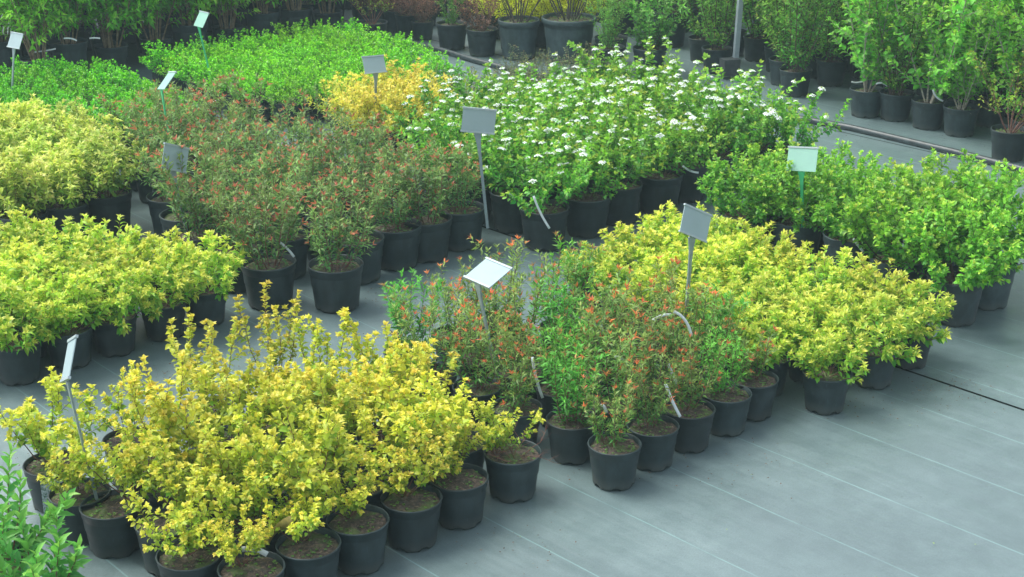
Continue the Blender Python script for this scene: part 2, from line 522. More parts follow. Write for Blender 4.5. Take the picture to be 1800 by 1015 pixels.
def flower_head_mesh(seed):
    r = np.random.default_rng(seed); m = MB()
    for k in range(26):
        a = 2.39996 * k; q = math.sqrt((k + .5) / 26)
        c = Vector((q * .021 * math.cos(a), q * .021 * math.sin(a), .010 * (1 - q * q) + r.normal(0, .001)))
        nn = Vector((q * math.cos(a) * .7, q * math.sin(a) * .7, 1)).normalized()
        x = nn.orthogonal().normalized(); y = nn.cross(x); ro = r.uniform(0, 6)
        R = .0048 * r.uniform(.8, 1.2)
        vs = [c - nn * .001]
        for j in range(5):
            an = ro + 2 * PI * j / 5
            vs.append(c + (x * math.cos(an) + y * math.sin(an)) * R + nn * .0012)
        m.add(vs, [(0, 1 + j, 1 + (j + 1) % 5) for j in range(5)])
    return m.mesh('flower_head', M['white'])
FLOWER = [flower_head_mesh(i) for i in range(4)]

# species -------------------------------------------------------------
SP = dict(
    golden=dict(n=11, H=.32, Hv=.48, lean=(3, 58), upc=.35, wob=.13, r0=.02, stem_r=.0028, leaf_from=.35, node=.02, per=2, ll=(.026, .041), lw=.74,
                brs=5, brl=(.06, .17), br_from=.35, br_up=.3, low=(.20, .48, .04), high=(.68, .71, .065), tip=(.81, .76, .11), tip_n=5, tip_p=.8,
                tip_len=.75, jit=.1, pw=.75, round_leaf=True, bark='redbark', arch=.3),
    goldtall=dict(n=6, H=.43, Hv=.3, lean=(2, 34), upc=.5, wob=.12, r0=.02, stem_r=.003, leaf_from=.35, node=.019, per=2, ll=(.025, .04), lw=.74,
                brs=5.5, brl=(.05, .12), br_from=.3, br_up=.4, low=(.20, .48, .04), high=(.69, .70, .065), tip=(.82, .74, .11), tip_n=6, tip_p=.8,
                jit=.1, pw=.7, round_leaf=True, bark='redbark', arch=.3),
    redtip=dict(n=10, H=.37, Hv=.35, lean=(1, 30), upc=.35, wob=.09, r0=.045, stem_r=.0024, leaf_from=.1, node=.0165, per=2, ll=(.028, .047), lw=.27,
                brs=4, brl=(.05, .13), br_from=.12, br_up=.5, low=(.055, .24, .035), high=(.28, .41, .09), tip=(.72, .20, .07), tip_n=5, tip_p=.5,
                jit=.16, round_leaf=False, bark='redbark', arch=.2),
    redtipgreen=dict(n=11, H=.38, Hv=.25, lean=(1, 24), upc=.35, wob=.08, r0=.045, stem_r=.0026, leaf_from=.06, node=.0165, per=2, ll=(.031, .052), lw=.27,
                brs=4, brl=(.05, .12), br_from=.1, br_up=.5, low=(.05, .27, .035), high=(.18, .56, .07), tip=(.40, .25, .07), tip_n=4, tip_p=.35,
                jit=.18, round_leaf=False, bark='redbark', arch=.2),
    lime=dict(n=24, H=.24, Hv=.2, lean=(4, 76), upc=.3, wob=.09, r0=.04, stem_r=.002, leaf_from=.3, node=.016, per=2, ll=(.028, .044), lw=.46,
                brs=3.5, brl=(.04, .09), br_from=.35, br_up=.5, low=(.13, .46, .04), high=(.55, .70, .065), tip=(.74, .78, .13), tip_n=6, tip_p=.9,
                jit=.09, pw=.7, round_leaf=True, bark='redbark', arch=.25, dome=True),
    spirea=dict(n=30, H=.38, Hv=.1, lean=(3, 70), upc=.25, wob=.07, r0=.06, stem_r=.0024, leaf_from=.25, node=.0135, per=2, ll=(.023, .036), lw=.62,
                brs=5, brl=(.05, .13), br_from=.3, br_up=.4, low=(.07, .31, .03), high=(.28, .60, .05), tip=(.48, .68, .09), tip_n=4, tip_p=.6,
                jit=.15, round_leaf=True, bark='bark', arch=.2, dome=True),
    blossom=dict(n=16, H=.42, Hv=.35, lean=(3, 56), upc=.25, wob=.1, r0=.06, stem_r=.003, leaf_from=.2, node=.024, per=2, ll=(.03, .048), lw=.6,
                brs=5, brl=(.06, .15), br_from=.25, br_up=.4, low=(.05, .30, .035), high=(.29, .60, .055), tip=(.44, .60, .08), tip_n=4, tip_p=.5,
                jit=.16, round_leaf=True, bark='bark', flowers=17, arch=.2),
    boxwood=dict(n=34, H=.18, Hv=.15, lean=(2, 72), upc=.15, wob=.1, r0=.06, stem_r=.0018, leaf_from=.35, node=.0125, per=2, ll=(.016, .024), lw=.58,
                brs=3, brl=(.03, .07), br_from=.4, br_up=.4, low=(.05, .31, .02), high=(.18, .64, .015), tip=(.27, .72, .02), tip_n=5, tip_p=.8,
                jit=.12, round_leaf=False, bark='bark', arch=.15, dome=True, mat='leaf_gloss'),
    boxlime=dict(n=32, H=.21, Hv=.25, lean=(2, 74), upc=.25, wob=.12, r0=.06, stem_r=.0018, leaf_from=.3, node=.0125, per=2, ll=(.017, .026), lw=.58,
                brs=3, brl=(.03, .08), br_from=.35, br_up=.5, low=(.07, .36, .02), high=(.26, .72, .02), tip=(.36, .80, .035), tip_n=5, tip_p=.8,
                jit=.12, round_leaf=False, bark='bark', arch=.15, dome=True, mat='leaf_gloss'),
    weigela=dict(n=13, H=.42, Hv=.35, lean=(2, 34), upc=.3, wob=.09, r0=.06, stem_r=.003, leaf_from=.12, node=.021, per=2, ll=(.034, .056), lw=.3,
                brs=5, brl=(.06, .15), br_from=.15, br_up=.45, low=(.05, .22, .045), high=(.245, .40, .10), tip=(.56, .19, .09), tip_n=4, tip_p=.5,
                jit=.16, round_leaf=False, bark='redbark', arch=.2),
    cream=dict(n=20, H=.36, Hv=.2, lean=(2, 44), upc=.25, wob=.08, r0=.06, stem_r=.003, leaf_from=.2, node=.02, per=2, ll=(.04, .062), lw=.42,
                brs=4, brl=(.06, .14), br_from=.25, br_up=.4, low=(.16, .38, .04), high=(.58, .72, .12), tip=(.74, .80, .22), tip_n=6, tip_p=.8,
                jit=.14, pw=.8, round_leaf=True, bark='redbark', arch=.3),
    amber=dict(n=24, H=.25, Hv=.2, lean=(3, 66), upc=.3, wob=.1, r0=.05, stem_r=.002, leaf_from=.3, node=.017, per=2, ll=(.024, .038), lw=.45,
                brs=3, brl=(.04, .1), br_from=.3, br_up=.5, low=(.34, .46, .05), high=(.74, .72, .09), tip=(.82, .74, .15), tip_n=6, tip_p=.8,
                jit=.1, round_leaf=False, bark='redbark', arch=.25, dome=True),
    heath=dict(n=22, H=.26, Hv=.25, lean=(3, 52), upc=.2, wob=.1, r0=.05, stem_r=.002, leaf_from=.15, node=.015, per=2, ll=(.014, .024), lw=.35,
                brs=4, brl=(.04, .1), br_from=.2, br_up=.5, low=(.08, .18, .06), high=(.22, .28, .11), tip=(.32, .24, .12), tip_n=3, tip_p=.5,
                jit=.2, round_leaf=False, bark='bark', arch=.15),
    tallgreen=dict(n=12, H=1.5, Hv=.15, lean=(1, 13), upc=.12, wob=.04, r0=.07, stem_r=.007, leaf_from=.22, node=.03, per=2, ll=(.055, .09), lw=.36,
                brs=12, brl=(.12, .34), br_from=.07, br_up=-.05, low=(.13, .48, .035), high=(.34, .80, .05), tip=(.27, .58, .05), tip_n=5, tip_p=.5,
                jit=.16, round_leaf=False, bark='canebark', arch=.35),
    tallthin=dict(n=6, H=1.35, Hv=.2, lean=(2, 26), upc=.12, wob=.07, r0=.03, stem_r=.0075, leaf_from=.08, node=.034, per=2, ll=(.04, .07), lw=.62,
                brs=13, brl=(.12, .30), br_from=.03, br_up=.3, low=(.13, .46, .05), high=(.32, .72, .08), tip=(.36, .60, .07), tip_n=4, tip_p=.5,
                jit=.18, round_leaf=True, bark='palebark', arch=.25),
    tallfine=dict(n=11, H=1.25, Hv=.2, lean=(1, 19), upc=.1, wob=.05, r0=.06, stem_r=.005, leaf_from=.05, node=.03, per=2, ll=(.032, .056), lw=.42,
                brs=14, brl=(.08, .2), br_from=.03, br_up=.3, low=(.09, .34, .04), high=(.30, .60, .07), tip=(.30, .42, .08), tip_n=3, tip_p=.5,
                jit=.18, round_leaf=False, bark='bark', arch=.2),
    twiggy=dict(n=9, H=.62, Hv=.25, lean=(4, 42), upc=.15, wob=.1, r0=.03, stem_r=.005, leaf_from=.35, node=.05, per=2, ll=(.02, .036), lw=.5,
                brs=6, brl=(.08, .2), br_from=.2, br_up=.3, low=(.12, .30, .03), high=(.38, .50, .05), tip=(.45, .55, .07), tip_n=4, tip_p=.7,
                jit=.18, round_leaf=False, bark='redbark', arch=.2),
    barberry=dict(n=20, H=.5, Hv=.25, lean=(3, 48), upc=.15, wob=.1, r0=.05, stem_r=.003, leaf_from=.1, node=.022, per=2, ll=(.018, .03), lw=.5,
                brs=6, brl=(.07, .17), br_from=.12, br_up=.3, low=(.15, .10, .07), high=(.38, .17, .12), tip=(.36,.20,.12), tip_n=3, tip_p=.5,
                jit=.25, round_leaf=False, bark='bark', arch=.15),
    forsythia=dict(n=26, H=.8, Hv=.2, lean=(2, 40), upc=.1, wob=.08, r0=.08, stem_r=.004, leaf_from=.05, node=.022, per=2, ll=(.025, .045), lw=.4,
                brs=7, brl=(.08, .22), br_from=.05, br_up=.3, low=(.60,.70,.03), high=(.84, .86, .03), tip=(.74, .72, .05), tip_n=4, tip_p=.5,
                jit=.12, round_leaf=False, bark='bark', arch=.2),
    bare=dict(n=13, H=1.15, Hv=.15, lean=(3, 33), upc=.08, wob=.05, r0=.09, stem_r=.006, node=.03, per=2, ll=(.02, .035), lw=.5,
                brs=9, brl=(.2, .5), br_from=.15, br_up=.5, low=(.14, .24, .05), high=(.30, .38, .07), tip_n=3, jit=.15, round_leaf=False,
                bark='darkbark', bare=True, sep=True, wsides=6),
    leafy=dict(n=16, H=.55, Hv=.2, lean=(2, 33), upc=.15, wob=.08, r0=.06, stem_r=.005, leaf_from=.1, node=.027, per=2, ll=(.03, .05), lw=.6,
                brs=7, brl=(.07, .17), br_from=.12, br_up=.4, low=(.05, .27, .04), high=(.22, .56, .08), tip=(.26, .46, .14), tip_n=4, tip_p=.5,
                jit=.16, round_leaf=True, bark='bark', arch=.25),
)
NV = dict(golden=7, goldtall=3, redtip=5, redtipgreen=3, lime=6, spirea=4, blossom=5, boxwood=4, boxlime=4, weigela=5, cream=4, amber=2, heath=3,
          tallgreen=4, tallthin=5, tallfine=3, twiggy=3, barberry=3, forsythia=2, bare=2, leafy=3)
BANK = {k: [make_plant(1000 + 37 * i + 7 * len(k) + ord(k[0]), **SP[k]) for i in range(NV[k])] for k in SP}

# small weeds and straw on the soil
def litter_mesh(seed, R):
    s = Plant(seed); r = s.r
    for k in range(60):
        a = r.uniform(0, 6.28); q = R * math.sqrt(r.uniform(.1, .75)); p = np.array([q * math.cos(a), q * math.sin(a), .008])
        if r.random() < .6:
            for j in range(4):
                b = a + j * 1.57; s.leaf(p, np.array([math.cos(b), math.sin(b), .35]), .008, .006, np.array([.12, .28, .05]) * r.uniform(.6, 1.3))
        else:
            b = r.uniform(0, 6.28); s.leaf(p, np.array([math.cos(b), math.sin(b), .05]), r.uniform(.012, .04), .003, np.array([.30, .23, .15]) * r.uniform(.4, 1.3))
    return s.leaf_mesh('weeds', 'leaf', False, .1)
LIT = [litter_mesh(i, .105) for i in range(4)]

R0 = random.Random(11)
def potted(name, label, cat, u, v, pot, sp, group, scale=1.0, var=None, rot=None, weeds=False, xy=None, tilt=0.0, foff=(0, 0)):
    p = W(u, v) if xy is None else Vector((xy[0], xy[1], 0))
    rz = R0.uniform(0, 2 * PI) if rot is None else rot
    o = thing(name, label, cat, p, rz, group)
    P = POTS[pot]
    link('pot', P['mesh'], o)
    link('soil', R0.choice(P['soil']), o)
    b = BANK[sp][R0.randrange(NV[sp]) if var is None else var]
    zt = P['H'] - P['depth']
    r2 = R0.uniform(0, 2 * PI) if rot is None else 0
    fo = Matrix.Rotation(-rz, 3, 'Z') @ W(foff[0], foff[1])
    M4 = Matrix.Translation((fo.x, fo.y, zt)) @ Matrix.Rotation(r2, 4, 'Z') @ Matrix.Rotation(tilt, 4, 'X')
    def put(nm, me, **kw):
        c = link(nm, me, o, **kw)
        c.matrix_local = M4 @ Matrix.Diagonal((scale, scale, scale, 1))
        return c
    if b['fol'] is not None: put('foliage', b['fol'], kind='stuff')
    if b['stems'] is not None: put('stems', b['stems'])
    for me in b['branches']: put('branch', me)
    keep = R0.uniform(.65, 1.0)
    for fp, tg in b['flowers']:
        if R0.random() > keep: continue
        c = link('flower_head', R0.choice(FLOWER), o)
        q = Vector(tuple(nrm(np.array(tg) * .5 + np.array([0, 0, .8])))).to_track_quat('Z', 'Y').to_matrix().to_4x4()
        c.matrix_local = M4 @ Matrix.Translation(Vector(fp) * scale) @ q @ Matrix.Scale(R0.uniform(.75, 1.25), 4)
    if weeds:
        link('weeds', R0.choice(LIT), o, loc=(0, 0, zt), rot=(0, 0, R0.uniform(0, 6)), scale=P['R'] / .112, kind='stuff')
    return o

# ------------------------------------------------------------------ ground
rotz = (0, 0, ANG)
def sheet(name, v0, v1, u0, u1, z, mat, nx=2, ny=2, kind='structure', fn=None):
    m = MB()
    for j in range(ny + 1):
        for i in range(nx + 1):
            x = v0 + (v1 - v0) * i / nx; y = u0 + (u1 - u0) * j / ny
            m.v.append((x, y, z + (fn(x, y) if fn else 0)))
    for j in range(ny):
        for i in range(nx):
            a = j * (nx + 1) + i
            m.f.append((a, a + 1, a + nx + 2, a + nx + 1))
    return link(name, m.mesh(name, mat, True), rot=rotz, kind=kind)
sheet('ground', -150, 150, -150, 150, -0.03, M['earth'])
sheet('ground_cloth', -60, 6.163, -60, 80, 0.0, M['fabric'])
sheet('ground_cloth', 6.176, 9.70, -60, 80, 0.002, M['fabric'])
sheet('ground_cloth', 9.70, 80, -60, 80, 0.006, M['fabric'])
# overlapping strip whose edge shows at the lower left
ov = sheet('ground_cloth', 1.2, 2.47, 2.0, 6.2, 0.006, M['fabric'], 10, 40,
           fn=lambda x, y: 0.010 * math.exp(-((x - 2.44) / .05) ** 2) * (0.6 + .4 * math.sin(y * 5)))

# thin teal volume added over the yard to lift the blacks; no real haze
hz = MB(); hz.box((0, 15, 1.1), (70, 90, 4.4))
hm = bpy.data.materials.new('added_veil_tint'); hm.use_nodes = True; ht = hm.node_tree; ht.nodes.clear()
pv = ht.nodes.new('ShaderNodeVolumePrincipled'); pv.inputs['Color'].default_value = (0.66, 0.92, 0.95, 1); pv.inputs['Density'].default_value = 0.003
ho = ht.nodes.new('ShaderNodeOutputMaterial'); ht.links.new(pv.outputs[0], ho.inputs['Volume'])
link('added_veil', hz.mesh('added_veil', hm), kind='stuff')

# hose under the cloth edge along the back beds
hp = [(12.4, 9.30), (11.6, 9.40), (10.8, 9.37), (10.2, 9.30), (9.6, 9.27), (8.6, 9.42), (7.6, 9.62), (6.5, 9.78), (5.6, 9.75), (5.0, 9.70), (4.0, 9.64), (2.5, 9.6)]
pts = []
for i in range(len(hp) - 1):
    for k in range(6):
        t = k / 6; a = hp[i]; b = hp[i + 1]
        s_ = t * t * (3 - 2 * t) * .4 + t * .6
        pts.append(W(a[0] + (b[0] - a[0]) * t, a[1] + (b[1] - a[1]) * s_, .027))
mb = MB(); mb.tube(pts, .027, 14)
h = link('irrigation_pipe', mb.mesh('irrigation_pipe', M['rubber'], True))
h['label'] = 'long black irrigation pipe lying on the ground cloth before the back beds'; h['category'] = 'pipe'

# ------------------------------------------------------------------ blocks of plants
ORD = ['first', 'second', 'third', 'fourth', 'fifth', 'sixth', 'seventh', 'eighth', 'ninth', 'tenth', 'eleventh', 'twelfth']
LOOKS = {('potted_shrub', 'tallfine'): 'fine leaved upright green shrub', ('potted_shrub', 'weigela'): 'bronze leaved shrub',
         ('potted_shrub', 'leafy'): 'glossy green leafy shrub', ('potted_shrub', 'barberry'): 'dark red leaved shrub',
         ('red_tipped_shrub', 'redtipgreen'): 'narrow leaved mostly green shrub', ('tall_thin_shrub', 'twiggy'): 'sparse budding red stemmed shrub',
         ('tall_thin_shrub', 'tallfine'): 'tall fine leaved green shrub', ('golden_shrub', 'goldtall'): 'upright golden shrub in black pot'}
def rows_block(rows, name, cat, look, blockname, group, sp, pot, scale=(.9, 1.1), jit=.02, front_weeds=1, sp_fn=None, name_fn=None, tiltmax=.06, foff_fn=None, sc_fn=None):
    """rows: list of (u, [v...]); row 0 is nearest the camera side"""
    out = []
    for i, (u, vs) in enumerate(rows):
        for j, v in enumerate(vs):
            rn = 'front row' if i == 0 else ('back row' if i == len(rows) - 1 else ORD[i] + ' row')
            pos = ORD[j] + ' from left'
            if j == 0: pos = 'leftmost'
            if j == len(vs) - 1 and j: pos = 'rightmost'
            if len(vs) == 1: pos = 'alone'
            s = sp_fn(i, j, u, v) if sp_fn else (sp if isinstance(sp, str) else R0.choice(sp))
            lk = LOOKS.get((name, s), look)
            lab = '%s, %s in %s, %s' % (lk, pos, rn, blockname)
            assert len(lab.split()) <= 16, lab
            if name == 'red_tipped_shrub' and i == 0 and j == 0: lab = 'foremost narrow leaved red tipped shrub with grass blades in its pot'
            o = potted(name, lab, cat, u + R0.uniform(-jit, jit), v + R0.uniform(-jit, jit), pot if isinstance(pot, str) else R0.choice(pot), s, group,
                       R0.uniform(*scale) * (sc_fn(i, j) if sc_fn else 1), weeds=i < front_weeds, tilt=R0.uniform(-tiltmax, tiltmax),
                       foff=foff_fn(i, j, len(vs)) if foff_fn else (0, 0))
            out.append(o)
    return out
def lin(a, b, n): return [a + (b - a) * k / (n - 1) for k in range(n)]

# A: golden block, bottom centre
rowsA = [(4.08, [2.60, 2.86, 3.10, 3.34, 3.60, 3.90]),
         (4.32, [2.50, 2.77, 3.02, 3.28, 3.55, 3.80]),
         (4.56, [2.56, 2.82, 3.07, 3.33, 3.60, 3.86]),
         (4.82, [2.47, 2.76, 3.05, 3.32, 3.62, 3.90]),
         (5.01, [2.43, 2.78, 3.10, 3.38, 3.66]),
         (5.29, [2.47, 2.83, 3.22, 3.62])]
def spA(i, j, u, v):
    if i >= 4: return 'goldtall' if j > 0 else 'golden'
    return 'goldtall' if (i * 7 + j * 3) % 8 == 0 and i > 1 else 'golden'
rows_block(rowsA, 'golden_shrub', 'shrub', 'golden yellow shrub in black pot', 'nearest golden block', 'golden shrubs in the nearest block', None, 'medium', (.74, 1.14), .014, 6, spA,
           foff_fn=lambda i, j, n: (.0, .09) if (i, j) in ((3, 0), (2, 0)) else (.055 if i == 0 else .02, -.04 if j == n - 1 else 0), sc_fn=lambda i, j: (.5, .62, .8, .82, .85, .8)[j] if i == 0 else (.86 if i > 3 else 1))

# B: red tipped block
rowsB = [(3.88, [4.27, 4.51, 4.77, 5.00, 5.23]),
         (4.15, [4.31, 4.56, 4.82, 5.06, 5.27]),
         (4.42, [4.22, 4.50, 4.76, 5.00, 5.24]),
         (4.68, [4.24, 4.50, 4.77, 5.02]),
         (4.94, [4.20, 4.48, 4.76, 5.02]),
         (5.22, [4.28, 4.58, 4.86])]
rows_block(rowsB, 'red_tipped_shrub', 'shrub', 'narrow leaved red tipped shrub', 'red tipped block', 'red tipped shrubs in the middle block',
           None, 'small', (.9, 1.12), .012, 6, lambda i, j, u, v: 'redtipgreen' if (i * 5 + j * 3) % 4 == 1 else 'redtip',
           foff_fn=lambda i, j, n: (.03 if i == 0 else 0, 0), sc_fn=lambda i, j: .85 if i == 0 else 1)

# C: lime block
rowsC = [(3.72, [5.54, 5.93, 6.23]),
         (3.98, [5.48, 5.74, 6.02, 6.28]),
         (4.24, [5.52, 5.80, 6.06, 6.33]),
         (4.50, [5.50, 5.76, 6.04, 6.32]),
         (4.76, [5.54, 5.80, 6.08, 6.36]),
         (5.02, [5.58, 5.86, 6.14, 6.44]),
         (5.28, [5.62, 5.90, 6.20, 6.50])]
rows_block(rowsC, 'lime_shrub', 'shrub', 'low lime yellow shrub', 'right lime block', 'lime yellow shrubs in the right block', 'lime', 'small', (.84, 1.18), .025, 7)

# D: bright green spirea, large pots
rowsD = [(3.88, [6.93, 7.26]),
         (4.26, [6.95, 7.27, 7.60]),
         (4.68, [7.09, 7.42]),
         (5.02, [7.10, 7.40]),
         (5.36, [6.98, 7.30])]
rows_block(rowsD, 'green_shrub', 'shrub', 'bushy bright green shrub in big pot', 'right edge block', 'bright green shrubs in large pots on the right', 'spirea', 'greylarge', (1.0, 1.15), .015, 5, sc_fn=lambda i, j: 1.2 if i < 2 else 1.0)

# E: white flowering block
rowsE = [(5.98, [8.30]), (6.24, [6.20, 6.52, 6.86, 7.20, 7.54, 7.88, 8.22]),
         (6.58, [6.30, 6.65, 7.00, 7.35, 7.70, 8.05, 8.38]),
         (6.92, [6.22, 6.56, 6.90, 7.25, 7.60, 7.95, 8.30]),
         (7.26, [6.30, 6.65, 7.00, 7.35, 7.70, 8.05, 8.36]),
         (7.60, [6.60, 6.95, 7.30, 7.65, 8.00, 8.30]),
         (7.94, [7.20, 7.55])]
rows_block(rowsE, 'white_flowering_shrub', 'shrub', 'green shrub with white flower heads', 'flowering block', 'white flowering shrubs in the centre block', 'blossom', 'large', (.85, 1.15), .03, 2)

# F: dark reddish block
rowsF = [(6.30, [4.67]), (6.56, [4.41, 5.02, 5.33, 5.56, 5.80]),
         (6.90, [4.46, 4.76, 5.10, 5.42, 5.76]),
         (7.25, [4.44, 4.78, 5.12, 5.46, 5.80]),
         (7.60, [4.56, 4.88, 5.20, 5.54, 5.86]),
         (7.95, [4.70, 5.04, 5.38, 5.70]),
         (8.30, [4.92, 5.26, 5.60]),
         (8.65, [5.00, 5.34, 5.66]),
         (9.00, [5.08, 5.40])]
rows_block(rowsF, 'bronze_shrub', 'shrub', 'bronze green shrub with reddish shoots', 'bronze block', 'bronze leaved shrubs in the centre left block', 'weigela', 'large', (.78, 1.12), .02, 2)

# G: cream block, left
rowsG = [(8.30, [3.85, 4.16, 4.44]), (8.62, [3.80, 4.12, 4.46]), (8.94, [4.0, 4.32, 4.64]), (9.26, [4.1, 4.42, 4.72]), (9.58, [4.2, 4.52])]
rows_block(rowsG, 'cream_shrub', 'shrub', 'pale cream yellow shrub in large pot', 'left edge block', 'cream yellow shrubs at the left edge', 'cream', 'large', (.85, 1.02), .02, 1)

# H: lime block left
rowsH = [(6.58, [2.97, 3.24, 3.50, 3.76, 4.05]), (6.84, [2.86, 3.12, 3.40, 3.66, 3.92]), (7.10, [2.94, 3.22, 3.50, 3.78]),
         (7.38, [3.10, 3.38, 3.66]), (7.66, [3.24, 3.52])]
rows_block(rowsH, 'lime_leaved_shrub', 'shrub', 'spreading yellow green shrub', 'left lime block', 'yellow green shrubs in the left block', 'lime', 'medium', (1.1, 1.32), .02, 1)

# I1 + I2: low rounded boxwood like blocks
rowsI = [(9.72, lin(5.2, 5.85, 3)), (9.98, lin(5.05, 5.92, 4)), (10.24, lin(4.95, 5.95, 4)), (10.50, lin(4.95, 5.95, 4)),
         (10.78, lin(5.0, 5.98, 4)), (11.06, lin(5.1, 6.05, 4)), (11.34, lin(5.2, 6.05, 4)), (11.62, lin(5.3, 5.8, 3))]
rows_block(rowsI, 'low_green_shrub', 'shrub', 'low rounded small leaved green shrub', 'left mound block', 'low rounded green shrubs in the left mound', 'boxwood', 'small', (1.0, 1.25), .02, 0)
rowsI2 = [(9.36, lin(7.05, 8.12, 5)), (9.64, lin(6.78, 8.2, 6)), (9.92, lin(6.72, 8.28, 7)), (10.20, lin(6.66, 8.36, 7)),
          (10.48, lin(6.66, 8.40, 7)), (10.76, lin(6.68, 8.44, 7)), (11.04, lin(6.72, 8.42, 7)), (11.30, lin(6.7, 8.3, 6))]
rows_block(rowsI2, 'compact_green_shrub', 'shrub', 'compact fresh green shrub', 'wide mound block', 'compact fresh green shrubs in the wide mound', 'boxlime', 'small', (1.0, 1.2), .02, 0)

# M: amber plants with a sign
rowsM = [(8.40, [6.66, 6.92, 7.20]), (8.66, [6.74, 7.02, 7.28]), (8.90, [6.80, 7.08, 7.34])]
rows_block(rowsM, 'amber_shrub', 'shrub', 'small amber yellow shrub', 'amber group by sign', 'amber yellow shrubs around the sign', 'amber', 'small', (1.25, 1.45), .015, 1)

# small heathery plants between amber and flowering blocks
rowsX = [(8.30, [7.72, 8.04, 8.38, 8.70]), (8.62, [7.62, 7.92, 8.24, 8.56, 8.86]), (8.92, [7.64, 8.6])]
rows_block(rowsX, 'heathery_shrub', 'shrub', 'small fine leaved dull green shrub', 'strip behind flowers', 'fine leaved shrubs behind the flowering block', 'heath', 'small', (.9, 1.15), .03, 1)

# N: lower left corner plant, its leaves large enough to be separate
def corner_plant(u, v, label, seed, H=.36, n=9):
    r = np.random.default_rng(seed)
    o = thing('lance_leaved_shrub', label, 'shrub', W(u, v), 0.4, 'light green shrubs in the lower left corner')
    P = POTS['medium']
    link('pot', P['mesh'], o); link('soil', P['soil'][0], o)
    s = Plant(seed)
    lm = []
    for q in range(4):
        t = Plant(seed + q); c = [(.06, .28, .05), (.09, .36, .06), (.14, .44, .07), (.22, .54, .08)][q]
        t.leaf(np.zeros(3), np.array([1.0, 0, 0]), 1, .36, np.array(c))
        t.r = np.random.default_rng(5); me = t.leaf_mesh('leaf', 'leaf', True, .22, .28); lm.append(me)
    w_ = MB(); cnt = 0
    for i in range(n):
        az = 2.4 * i + r.normal(0, .2); th = math.radians(6 + 44 * math.sqrt((i + .5) / n))
        d = np.array([math.sin(th) * math.cos(az), math.sin(th) * math.sin(az), math.cos(th)])
        pts = stem_path(r, np.array([.02 * math.cos(az), .02 * math.sin(az), .17]), d, H * r.uniform(.8, 1.15), 8, .15, .06)
        w_.tube(pts, [.0035 * (1 - .8 * k / 8) for k in range(9)], 5, False)
        a = r.uniform(0, 6)
        for k in range(26):
            if cnt >= 290: break
            t = .18 + .82 * k / 25; ii = min(int(t * 8), 7); q = t * 8 - ii
            p = pts[ii] * (1 - q) + pts[ii + 1] * q; tg = nrm(pts[ii + 1] - pts[ii])
            x = nrm(np.cross(tg, [.3, .2, .9])); y = np.cross(tg, x); a += 2.4
            out = x * math.cos(a) + y * math.sin(a)
            ax = Vector(tuple(out * .8 + tg * (.3 + .8 * t)))
            l = r.uniform(.055, .085) * (1.15 - .4 * t)
            c = link('leaf', lm[min(3, int(max(0, t * 3.4 + r.normal(0, .5))))], o)
            q4 = ax.to_track_quat('X', 'Z').to_matrix().to_4x4()
            c.matrix_local = Matrix.Translation(Vector(tuple(p))) @ q4 @ Matrix.Rotation(r.normal(0, .4), 4, 'X') @ Matrix.Diagonal((l, l, l, 1))
            cnt += 1
    link('stems', w_.mesh('stems', M['redbark'], True), o)
corner_plant(4.72, 1.98, 'light green lance leaved shrub at the left edge below the golden block', 71)
corner_plant(4.42, 1.98, 'light green lance leaved shrub cut by the lower left corner', 72, .30, 8)
corner_plant(4.98, 1.93, 'light green lance leaved shrub half outside the left edge, behind the corner one', 73, .32, 8)

# J: tall green shrubs, back left
rowsJ = [(12.20, lin(6.35, 9.1, 8)), (12.75, lin(6.0, 9.2, 8)), (13.3, lin(6.1, 9.3, 8)), (13.9, lin(6.3, 9.4, 7)), (14.6, lin(6.6, 9.6, 7)), (15.4, lin(7.0, 9.8, 6))]
rowsJ = [(u, ([6.02] if k == 0 else []) + ([5.55, 5.8] if k in (2, 3) else []) + ([5.7] if k == 1 else []) + [v for v in vs if v > 5.95]) for k, (u, vs) in enumerate(rowsJ)]
rows_block(rowsJ, 'tall_green_shrub', 'shrub', 'tall leafy shrub on bare canes', 'back left hedge', 'tall cane stemmed shrubs at the back left', 'tallgreen', ('tall', 'large'), (.9, 1.1), .05, 0)

# L: tall thin shrubs, back right
rowsL = [(4.35, lin(9.9, 12.3, 7)), (4.80, lin(9.85, 12.5, 7)), (5.30, lin(9.93, 12.6, 8)), (5.88, lin(10.32, 13.0, 8)), (6.17, lin(10.31, 13.2, 8)),
         (6.45, lin(10.33, 13.2, 7)), (6.73, lin(10.26, 13.2, 7)), (7.10, lin(10.9, 13.4, 8)), (7.50, [10.43] + lin(10.98, 13.6, 7)), (7.82, lin(10.66, 14.0, 9)), (8.14, lin(11.05, 14.2, 9)), (8.55, [10.62] + lin(11.3, 14.2, 8)), (8.9, lin(10.9, 14.3, 9))]
def spL(i, j, u, v):
    if i <= 2 and j == 0: return 'twiggy'
    if i >= 9: return 'tallfine'
    return 'tallfine' if (i * 3 + j) % 5 == 0 or i == 8 else 'tallthin'
rows_block(rowsL, 'tall_thin_shrub', 'shrub', 'tall thin stemmed green shrub', 'back right stand', 'tall thin shrubs at the back right', None, 'nursery', (.9, 1.15), .035, 12, spL)

